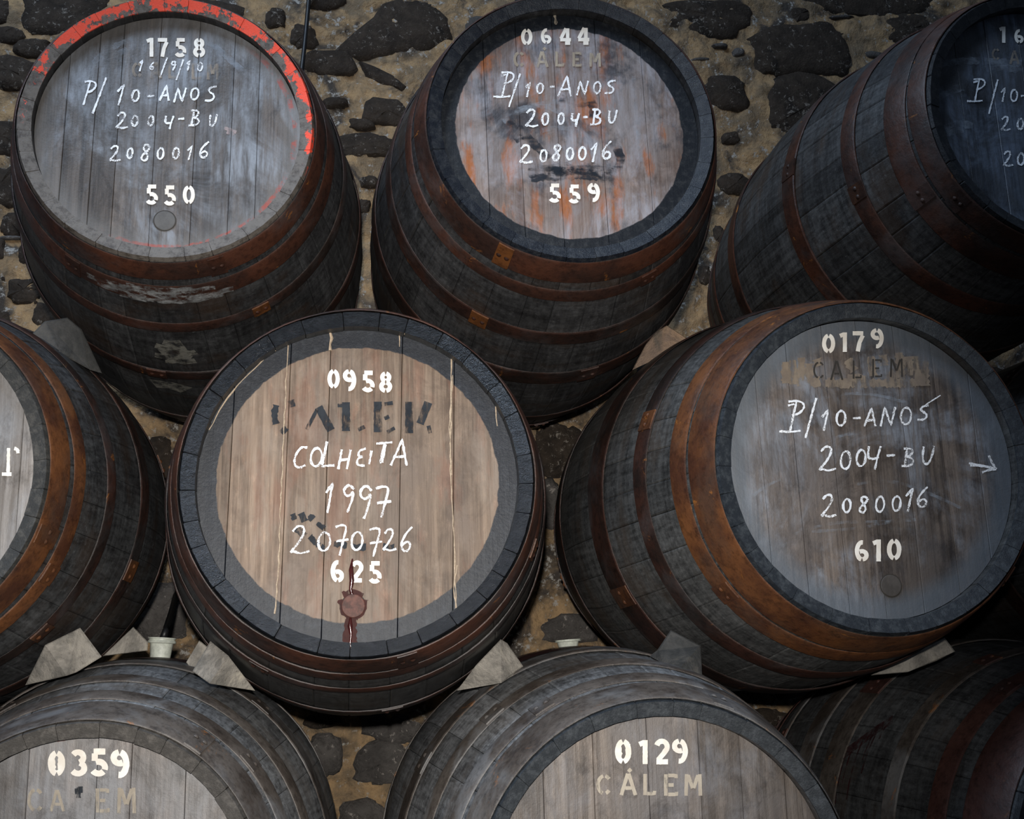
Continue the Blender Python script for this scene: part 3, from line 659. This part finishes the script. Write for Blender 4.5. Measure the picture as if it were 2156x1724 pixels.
strokes(C, 'stencil_name', 'C', [[(612, 590), (600, 640), (612, 690)], [(690, 565), (700, 600)], [(640, 712), (665, 735)]], 7, STENCIL_BLACK)
strokes(C, 'stencil_name', 'C', [[(838, 600), (905, 725)], [(985, 575), (985, 728)], [(1155, 572), (1155, 735)], [(1322, 572), (1322, 740)], [(1425, 575), (1380, 690)]], 8.5, STENCIL_BLACK, 'bold black stencilled bar, partly worn', jit=.06)
strokes(C, 'stencil_name', 'C', [[(830, 615), (775, 720)], [(1050, 722), (1085, 705)], [(1190, 585), (1235, 578)], [(1190, 662), (1215, 650)], [(1205, 735), (1245, 712)], [(1425, 700), (1435, 740)], [(940, 592), (1000, 592)]], 4, STENCIL_BLACK, jit=.1)
strokes(C, 'stencil_mark', 'C', [[(700, 1170), (712, 1200)], [(745, 1165), (765, 1210)], [(790, 1180), (810, 1200)], [(720, 1250), (770, 1290)], [(790, 1290), (840, 1340)], [(830, 1220), (870, 1250)], [(920, 1330), (990, 1340)], [(1020, 1345), (1090, 1348)], [(1180, 1345), (1240, 1350)], [(850, 1345), (870, 1355)]], 6, STENCIL_BLACK, jit=.4)
w(C, 'c', 'C', [('C', 737, 812, 930), ('O', 826, 815, 922), ('L', 893, 785, 922), ('H', 980, 828, 932), ('E', 1068, 818, 920), ('I', 1122, 830, 906), ('T', 1183, 788, 902), ('A', 1272, 775, 912)], CHALK, hwpx=2.7, slant=.08)
w(C, 'c', 'C', [('1', 905, 1005, 1165, .7), ('9', 1000, 1012, 1162, .85), ('9', 1090, 1015, 1196, .8), ('7', 1180, 1022, 1190, .8)], CHALK, hwpx=2.9, slant=.06)
w(C, 'c', 'C', [('2', 738, 1230, 1388), ('0', 870, 1265, 1372, 1.2), ('7', 958, 1228, 1392, .7), ('0', 1045, 1262, 1368, 1.1), ('7', 1138, 1245, 1398, .75), ('2', 1218, 1248, 1372, .9), ('6', 1310, 1240, 1378, .85)], CHALK, hwpx=2.5, slant=.08)
w(C, 's', 'C', [('6', 940, 1418, 1536), ('2', 1045, 1420, 1536), ('5', 1142, 1424, 1542)], STENCIL, wf=1.02, hwf=.10)
w(D, 's', 'D', [('0', 1193, 165, 248), ('1', 1258, 160, 242), ('7', 1318, 156, 240), ('9', 1398, 143, 226)], STENCIL, wf=1.15, hwf=.105)
strokes(D, 'paint_patch', 'D', [[(1010, 285), (1015, 375)], [(1040, 275), (1045, 380)], [(1075, 268), (1080, 388)], [(1110, 290), (1110, 385)], [(1140, 270), (1150, 300)], [(1135, 350), (1145, 392)], [(1200, 350), (1205, 392)], [(1240, 360), (1245, 385)], [(1270, 350), (1350, 355)], [(1270, 275), (1300, 320)], [(1370, 260), (1380, 345)], [(1420, 252), (1425, 300)], [(1445, 330), (1480, 355)], [(1490, 245), (1500, 350)], [(1530, 262), (1535, 340)], [(1565, 258), (1575, 385)], [(1595, 280), (1600, 385)], [(1180, 375), (1560, 372)]], 9, BEIGE_PATCH, 'beige patches of scraped paint', jit=.3)
w(D, 's', 'D', [('C', 1148, 280, 358), ('A', 1225, 280, 360), ('L', 1310, 278, 355), ('E', 1395, 272, 350), ('M', 1475, 270, 348)], DARK_LINE, wf=1.0, hwf=.05, lift=.0024)
w(D, 'c', 'D', [('p', 1052, 448, 580), ('/', 1125, 436, 606, .6), ('1', 1185, 488, 575), ('0', 1245, 488, 556, 1.1), ('-', 1312, 500, 545, .9), ('A', 1368, 480, 556), ('N', 1440, 474, 556, 1.1), ('O', 1518, 474, 552), ('S', 1590, 466, 532, 1.1)], CHALK, hwpx=2.6, slant=.05)
strokes(D, 'chalk_arrow', 'D', [[(1600, 466), (1665, 425)]], 1.2, CHALK)
w(D, 'c', 'D', [('2', 1187, 638, 748, 1.0), ('0', 1265, 658, 740), ('0', 1330, 652, 728), ('4', 1385, 638, 738), ('-', 1455, 655, 705, .9), ('B', 1530, 648, 726), ('U', 1612, 638, 722)], CHALK, hwpx=2.6, slant=.06)
w(D, 'c', 'D', [('2', 1192, 842, 942), ('0', 1270, 860, 922), ('8', 1340, 850, 926), ('0', 1410, 850, 920), ('0', 1480, 848, 916), ('1', 1542, 818, 916), ('6', 1590, 812, 902)], CHALK, hwpx=2.6, slant=.06)
w(D, 's', 'D', [('6', 1333, 1038, 1126), ('1', 1400, 1034, 1126), ('0', 1470, 1030, 1122)], STENCIL, wf=1.15, hwf=.105)
strokes(D, 'chalk_arrow', 'D', [[(1785, 712), (1840, 722), (1895, 735)], [(1790, 720), (1880, 728)], [(1868, 680), (1882, 710), (1900, 738)], [(1900, 738), (1870, 740), (1840, 750)]], 2.2, CHALK, 'small chalk arrow pointing right')
strokes(D, 'chalk_smear', 'D', [[(1080, 460), (1250, 415), (1400, 420), (1560, 470)], [(850, 870), (920, 810), (990, 780)], [(1150, 640), (1250, 590), (1330, 585)], [(1310, 800), (1450, 780), (1600, 830), (1750, 900)], [(1050, 1010), (1200, 960), (1380, 960), (1560, 950)], [(1120, 1000), (1300, 990), (1450, 960)]], 3, SMEAR)
w(E, 's', 'E', [('0', 815, 438, 522), ('1', 885, 442, 522), ('2', 945, 438, 522), ('9', 1005, 438, 520)], STENCIL, wf=1.1, hwf=.105)
strokes(E, 'paint_patch', 'E', [[(800, 455), (802, 500)], [(830, 455), (832, 500)]], 5, STENCIL)
w(E, 's', 'E', [('C', 747, 556, 626), ('A', 830, 554, 626), ("'", 832, 556, 626), ('L', 900, 555, 626), ('E', 972, 556, 628), ('M', 1045, 556, 628)], paint_mat('cream_stencil_paint', (.52, .46, .37), (.42, .36, .29), (.34, .46), 60, .7, .9), wf=1.1, hwf=.085)
w(F_, 's', 'F', [('0', 300, 752, 886), ('3', 415, 748, 886), ('5', 525, 744, 886), ('9', 635, 748, 894)], STENCIL, wf=1.15, hwf=.115)
strokes(F_, 'paint_patch', 'F', [[(275, 785), (278, 850)], [(320, 780), (322, 855)]], 6, STENCIL)
w(F_, 's', 'F', [('C', 182, 948, 1078), ('A', 300, 960, 1072), ('E', 538, 952, 1078), ('M', 662, 948, 1082)], STENCIL_WORN, wf=1.0, hwf=.07)
strokes(F_, 'wood_knot', 'F', [[(415, 945), (418, 965), (414, 1000)], [(425, 942), (426, 975)], [(405, 950), (410, 980)]], 4.5, STENCIL_BLACK)
strokes(F_, 'red_paint_mark', 'F', [[(255, 672), (330, 678), (400, 672)], [(250, 692), (340, 695), (410, 668)]], 4, paint_mat('faded_red_paint', (.20, .05, .035), (.14, .05, .04), (.42, .6), 50, .7, .6))
strokes(G, 'stencil_mark', 'P', [[(18, 943), (17, 995)], [(4, 998), (24, 998)], [(30, 944), (37, 946), (38, 954)]], 3.6, STENCIL, jit=.15)
w(H_, 's', 'H', [('1', 1655, 138, 222), ('6', 1738, 152, 224)], STENCIL, wf=1.15, hwf=.105)
w(H_, 's', 'H', [('C', 1615, 250, 312), ('A', 1712, 262, 332)], STENCIL_FAINT, hwf=.085)
w(H_, 'c', 'H', [('p', 1528, 408, 526), ('/', 1612, 412, 590, .6), ('1', 1662, 455, 528), ('0', 1712, 462, 528), ('-', 1762, 475, 520, .8)], CHALK, hwpx=2.0, slant=.04)
w(H_, 'c', 'H', [('2', 1668, 602, 678), ('0', 1745, 612, 672)], CHALK, hwpx=2.2, slant=.06)
w(H_, 'c', 'H', [('2', 1680, 782, 864), ('0', 1748, 792, 858)], CHALK, hwpx=2.2, slant=.06)
strokes(H_, 'chalk_smear', 'H', [[(1300, 520), (1380, 470), (1450, 450)], [(1350, 660), (1420, 640), (1500, 650)], [(1330, 330), (1500, 310), (1750, 330)], [(1560, 360), (1650, 350), (1760, 365)], [(1360, 690), (1450, 670)]], 7, SMEAR)
strokes(A, 'chalk_smear', 'A', [[(540, 370), (600, 310), (700, 250), (800, 220)], [(560, 380), (640, 330), (740, 290)], [(1180, 220), (1290, 300), (1420, 420)], [(680, 640), (720, 600), (690, 600)], [(1000, 560), (1080, 560), (1120, 600)]], 6, SMEAR)
strokes(A, 'chalk_mark', 'A', [[(1305, 745), (1340, 755), (1375, 770)], [(1320, 765), (1360, 785)]], 3.5, paint_mat('pink_chalk', (.45, .36, .36), (.36, .3, .3), (.38, .55), 60, .8, .8))

strokes(B_, 'scuffed_edge', 'B', [[(1985, 520), (2020, 640), (2025, 760), (2000, 900)], [(1995, 890), (1930, 1050), (1850, 1180)], [(560, 400), (520, 500), (500, 600)], [(900, 105), (1050, 75), (1150, 70)], [(1480, 110), (1560, 160)], [(1150, 70), (1160, 140)]], 2.6, STENCIL_WORN, jit=.6)
# ---- bungs, fibres and seepage of the heads
disc(A, 'head_bung', 347, 465, .0235, plain_mat('grey_bung_wood', (.105, .10, .096), .6, .3), .0016)
disc(D, 'head_bung', 1875.5, 1233, .0225, plain_mat('brown_bung_wood', (.075, .066, .06), .6, .3), .002)
bg = disc(C, 'head_bung', 744, 1276, .0235, BUNGRED, .006, 'wine stained wooden bung')
def relief(B, name, pts, rads, mat, lift=.0005):
    return tube(name, [head_pt(B, x, y, lift) for x, y in pts], rads, mat, B.root, n=7, jit=.2)
relief(C, 'wine_seepage', [(742, 1176), (739, 1200), (741, 1222), (738, 1240), (743, 1258), (746, 1268)], [.0015, .005, .006, .0035, .003, .002], WINE)
relief(C, 'wine_seepage', [(738, 1300), (737, 1318), (739, 1338), (737, 1356), (739, 1364)], [.003, .005, .003, .0035, .0025], WINE)
strokes(C, 'wine_stain', 'P', [[(735, 1296), (730, 1320), (727, 1366)], [(745, 1296), (744, 1330), (748, 1366)], [(716, 1262), (722, 1290), (738, 1300)], [(768, 1262), (764, 1290), (748, 1300)], [(722, 1252), (742, 1244), (764, 1256)]], 6, paint_mat('wine_stain', (.034, .010, .009), (.055, .016, .013), (.34, .50), 70, .6, .9), jit=.3)
rf = random.Random(5)
def fibre(pts, r=.0016):
    q = []
    for (a, b), (c, d) in zip(pts[:-1], pts[1:]):
        n = max(2, int(math.hypot(c-a, d-b)/14))
        for i in range(n):
            t = i/n; q.append((a+(c-a)*t+rf.uniform(-1.3, 1.3), b+(d-b)*t))
    q.append(pts[-1])
    tube('caulking_fibre', [head_pt(C, x, y, .0008) for x, y in q], r, FIBRE, C.root, n=5, jit=.5, rn=rf)
fibre([(607, 716), (604, 760), (594, 1000), (586, 1200), (578, 1292)], .0014)
fibre([(696, 690), (697, 712), (695, 738)], .0026); fibre([(690, 690), (702, 691)], .004)
fibre([(799, 690), (830, 698), (868, 706)], .003); fibre([(840, 700), (841, 730)], .0014)
fibre([(610, 717), (560, 752), (510, 800), (470, 850), (440, 905)], .0012); fibre([(600, 722), (612, 716)], .004)
fibre([(950, 746), (950, 820), (948, 990), (956, 1150), (960, 1286)], .0016); fibre([(954, 790), (946, 900), (951, 1000)], .0012)
fibre([(960, 752), (1000, 790), (1030, 830), (1042, 846), (1047, 897)], .0014)
fibre([(962, 1190), (955, 1240), (962, 1290)], .0012)

# wine splash on the lower right cask, dried lime patch under the upper left one (thin films lying on the staves)
def film(B, name, us_angs, hw, mat, label=None, off=.0022):
    P = B.P; vs, fs = [], []
    for poly in us_angs:
        b = len(vs)
        for i, (u, an) in enumerate(poly):
            q = poly[min(i+1, len(poly)-1)]; p = poly[max(i-1, 0)]
            du, da = q[0]-p[0], (q[1]-p[1])*P['R']; l = math.hypot(du, da) or 1
            for s in (-1, 1):
                uu = u-s*hw*da/l; aa = an+s*hw*du/l/P['R']; rad = prof(P, uu)+off
                vs.append((rad*math.cos(aa), uu-P['L']/2, P['R']+rad*math.sin(aa)))
        for i in range(len(poly)-1): fs.append((b+2*i, b+2*i+1, b+2*i+3, b+2*i+2))
    o = obj(name, vs, fs, mat, B.root)
    if label: o['label'] = label
    return o
SPL = paint_mat('dried_wine', (.050, .012, .014), (.03, .010, .011), (.40, .56), 60, .5, .7)
rad = math.radians
sp = [[(.462, rad(141)), (.48, rad(143)), (.50, rad(144.9)), (.524, rad(147.6)), (.568, rad(151.6)), (.618, rad(155.5)), (.646, rad(160.2)), (.662, rad(164.6))]]
for u, a0, ln in ((.474, 143, 5), (.497, 146, 13), (.509, 147, 8), (.541, 150, 17), (.573, 153, 10), (.594, 155, 14)):
    sp.append([(u, rad(a0+ln*i/4)) for i in range(5)])
film(BL['I'], 'wine_splash', sp[:1], .014, SPL, 'wine red splash with drips'); [film(BL['I'], 'wine_drip', [q], .0028, SPL) for q in sp[1:]]
SPILL = paint_mat('old_wine_stain', (.060, .024, .022), (.045, .02, .02), (.34, .52), 20, .5, .85, (1, 1, 1))
for B__, hi_ in ((F_, (62, 104)), (E, (86, 120))):
    for u_ in (.60, .65, .70, .75): film(B__, 'wine_stain', [[(u_, rad(a_)) for a_ in range(hi_[0], hi_[1], 4)]], .026, SPILL, off=.0016)
LIME = paint_mat('dried_lime_patch', (.22, .21, .18), (.15, .145, .13), (.40, .55), 30, .7, .8, (1, 1, 1))
for u_, a0_, a1_ in ((.335, -95, -87), (.36, -98, -86), (.385, -97, -83), (.41, -99, -85), (.435, -96, -84)):
    film(A, 'lime_patch', [[(u_+.004*math.sin(2*a_), rad(a_)) for a_ in range(a0_, a1_, 2)]], .014, LIME)
WHITISH = paint_mat('glossy_whitish_streak', (.36, .37, .37), (.13, .13, .13), (.44, .60), 26, .22, .9, (1, 1.6, 1))  # glossy, mottled whitish strips laid across the second hoop
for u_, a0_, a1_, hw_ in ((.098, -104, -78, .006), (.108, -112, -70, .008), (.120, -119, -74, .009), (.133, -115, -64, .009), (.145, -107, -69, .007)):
    film(A, 'whitish_streak', [[(u_+.002*math.sin(a_), rad(a_)) for a_ in range(a0_, a1_, 3)]], hw_, WHITISH, off=.0056)
film(A, 'lime_patch', [[(.62, rad(-103)), (.61, rad(-97)), (.64, rad(-92))]], .03, LIME)

# ------------------------------------------------------------------ wedges between the rows
def wedge(front, back, mat, label, name='wedge'):
    """front: picture outline with the depth of each corner; the block runs on towards the wall by back"""
    f = [at_depth(px, py, y) for px, py, y in front]; n = len(f)
    c0 = sum(f, Vector())/n
    bk = [c0+(p-c0)*.62+Vector((0, back*.7, 0)) for p in f]
    base = min((p.z for p in f+bk)); org = Vector((c0.x, c0.y, base))
    # bevelled rim
    rim = [c0+(p-c0)*.94+Vector((0, -.004, 0)) for p in f]
    vs = [tuple(p-org) for p in rim+f+bk]
    fs = [(i, n+i, n+(i+1) % n, (i+1) % n) for i in range(n)]+[(n+i, 2*n+i, 2*n+(i+1) % n, n+(i+1) % n) for i in range(n)]+[tuple(2*n+i for i in range(n))[::-1]]
    return vs, fs, org, n
def make_wedge(front, back, mat, label, ridge=None, group='blocks wedged between the casks'):
    vs, fs, org, n = wedge(front, back, mat, label)
    if ridge is None: fs.append(tuple(range(n)))
    else:
        a, b = ridge                           # the front is folded along the ridge a-b
        fs.append(tuple(range(a, b+1))); fs.append(tuple([i % n for i in range(b, a+n+1)]))
    o = obj('wedge', vs, fs, mat); o.location = org
    tag(o, label, 'wedge', group); return o
z4 = lambda x, y: (x*.25974, 1280+y*.25974)
def pts(tf, l): return [(*tf(x, y), d) for x, y, d in l]
make_wedge(pts(z4, [(205, 625, 2.83), (365, 300, 2.76), (650, 160, 2.80), (825, 395, 2.82), (620, 520, 2.775), (540, 548, 2.755)]), .12, WEDGE,
           'large grey block wedged between the leftmost cask and the cask below it', ridge=(1, 5))
make_wedge(pts(z4, [(830, 390, 3.12), (1080, 152, 3.12), (1200, 275, 3.10), (1195, 345, 3.10)]), .08, WEDGE,
           'grey block farther back, left of the white plastic bung')
make_wedge(pts(z4, [(1560, 512, 2.74), (1705, 268, 2.76), (1850, 385, 2.70), (2068, 670, 2.80), (1700, 612, 2.70)]), .12, WEDGE,
           'pale cracked block wedged under the left side of the central cask', ridge=(2, 4))
make_wedge(pts(z4, [(1508, 440, 3.02), (1615, 262, 3.02), (1690, 320, 3.02), (1640, 500, 3.02), (1545, 490, 3.02)]), .1, WEDGE,
           'block tucked behind the pale cracked one, left of the central cask')
z9 = lambda x, y: (940+x*.26902, 1300+y*.26902)
make_wedge(pts(z9, [(82, 572, 2.80), (232, 372, 2.72), (425, 170, 2.77), (475, 200, 2.78), (600, 380, 2.78), (540, 440, 2.76), (430, 512, 2.71)]), .12, WEDGE,
           'grey block wedged under the right side of the central cask', ridge=(1, 6))
make_wedge(pts(z9, [(1590, 302, 2.72), (1650, 255, 2.70), (1755, 98, 2.70), (1990, 220, 2.66), (2002, 470, 2.62), (1820, 405, 2.60), (1680, 350, 2.66)]), .10, WEDGE_DARK,
           'dark grey block wedged under the left side of the cask numbered 0179')
z10 = lambda x, y: (1560+x*.27644, 1280+y*.27644)
make_wedge(pts(z10, [(990, 512, 2.72), (1240, 372, 2.70), (1550, 225, 2.70), (1632, 330, 2.70), (1490, 402, 2.69), (1270, 488, 2.70)]), .10, WEDGE,
           'flat grey stone squeezed under the right side of the cask numbered 0179')
z11 = lambda x, y: (20+x*.3525, 500+y*.3525)
make_wedge(pts(z11, [(135, 575, 2.87), (210, 500, 2.88), (345, 478, 2.87), (430, 548, 2.86), (552, 810, 2.89), (480, 790, 2.87), (300, 690, 2.85)]), .06, WEDGE_DARK,
           'dark block wedged under the cask with the red rim, above the leftmost cask')
z12 = lambda x, y: (1150+x*.48701, 640+y*.48701)
make_wedge(pts(z12, [(372, 285, 2.93), (430, 175, 2.93), (478, 118, 2.91), (522, 92, 2.91), (612, 150, 2.90), (500, 225, 2.89)]), .05, WEDGE_STONE,
           'brown stone chunk wedged between the casks numbered 0644 and 0179')

# ------------------------------------------------------------------ bungs on top of the lower casks, hose
def top_bung(B, u, ang, label, r=.030, h=.038):
    P = B.P; mw = B.mw; pr = prof(P, u); a = rad(ang)
    p = mw @ Vector((pr*math.cos(a), u-P['L']/2, P['R']+pr*math.sin(a)))
    nrm = (mw.to_3x3() @ Vector((math.cos(a), 0, math.sin(a)))).normalized()
    e = empty('barrel_bung', Matrix.Translation(p-nrm*.002) @ nrm.to_track_quat('Z', 'Y').to_matrix().to_4x4())
    n = 28
    def lathe(name, pf):
        vs = [(q*math.cos(2*math.pi*i/n), q*math.sin(2*math.pi*i/n), z) for q, z in pf for i in range(n)]; fs = []
        for k in range(len(pf)-1):
            for i in range(n): j = (i+1) % n; fs.append((k*n+i, k*n+j, (k+1)*n+j, (k+1)*n+i))
        fs.append(tuple(range(n))[::-1]); fs.append(tuple((len(pf)-1)*n+i for i in range(n)))
        return obj(name, vs, fs, PLASTIC, e, smooth=35)
    lathe('plug', [(r*.80, 0), (r*.86, h*.3), (r*.93, h*.7), (r*.95, h*.74)])
    lathe('flange', [(r*.95, h*.72), (r*1.12, h*.74), (r*1.16, h*.80), (r*1.12, h*.86), (r*1.06, h*.87), (r*1.06, h*.93), (r*1.14, h*.95), (r*1.14, h), (r*.9, h), (r*.86, h*.8), (r*.2, h*.78)])
    tag(e, label, 'bung'); return e, p, nrm
e1, bp, bn = top_bung(F_, .70, 86.5, 'white plastic bung with a black hose on the cask numbered 0359', .031, .052)
top_bung(E, .72, 93, 'low grey plastic bung on top of the cask numbered 0129', .030, .020)
hp = [bp+bn*.043, bp+bn*.075+Vector((.006, .012, 0))]
for px, py, y in ((362, 1285, 3.45), (374, 1240, 3.75), (410, 1120, 4.0), (470, 900, 4.085), (560, 500, 4.09), (618, 250, 4.09), (636, 140, 4.09), (650, 0, 4.09), (662, -160, 4.09)):
    hp.append(at_depth(px, py, y))
fine = []
for i in range(len(hp)-1):
    p0, p1, p2, p3 = hp[max(i-1, 0)], hp[i], hp[i+1], hp[min(i+2, len(hp)-1)]
    for k in range(6):
        t = k/6; fine.append(.5*((2*p1)+(p2-p0)*t+(2*p0-5*p1+4*p2-p3)*t*t+(3*p1-p0-3*p2+p3)*t**3))
fine.append(hp[-1])
hs = tube('hose', fine, .0085, HOSE, n=10)
tag(hs, 'black rubber hose rising from the white bung up the stone wall', 'hose')

# ------------------------------------------------------------------ timbers that carry the bottom row (below the picture)
def beam(y, top, label):
    x0, x1, w, g = -1.3, 2.4, .09, .006
    prof_ = [(-w+g, .0), (w-g, .0), (w, g), (w, top-g), (w-g, top), (-w+g, top), (-w, top-g), (-w, g)]
    vs = [(x, py, pz) for x in (x0, x1) for py, pz in prof_]
    fs = [(i, (i+1) % 8, 8+(i+1) % 8, 8+i) for i in range(8)]+[tuple(range(8))[::-1], tuple(range(8, 16))]
    o = obj('timber_beam', vs, fs, BEAM, smooth=20); o.location.y = y
    tag(o, label, 'beam', 'timbers under the bottom row')
def low(B, y):
    P = B.P; u = y-P['y']; return P['z']+CAMZ-prof(P, u)
for y, lb in ((2.86, 'front timber beam under the bottom row of casks'), (3.48, 'rear timber beam under the bottom row, nearer the wall')):
    beam(y, min(low(BL[k], y) for k in 'EFI')-.005, lb)
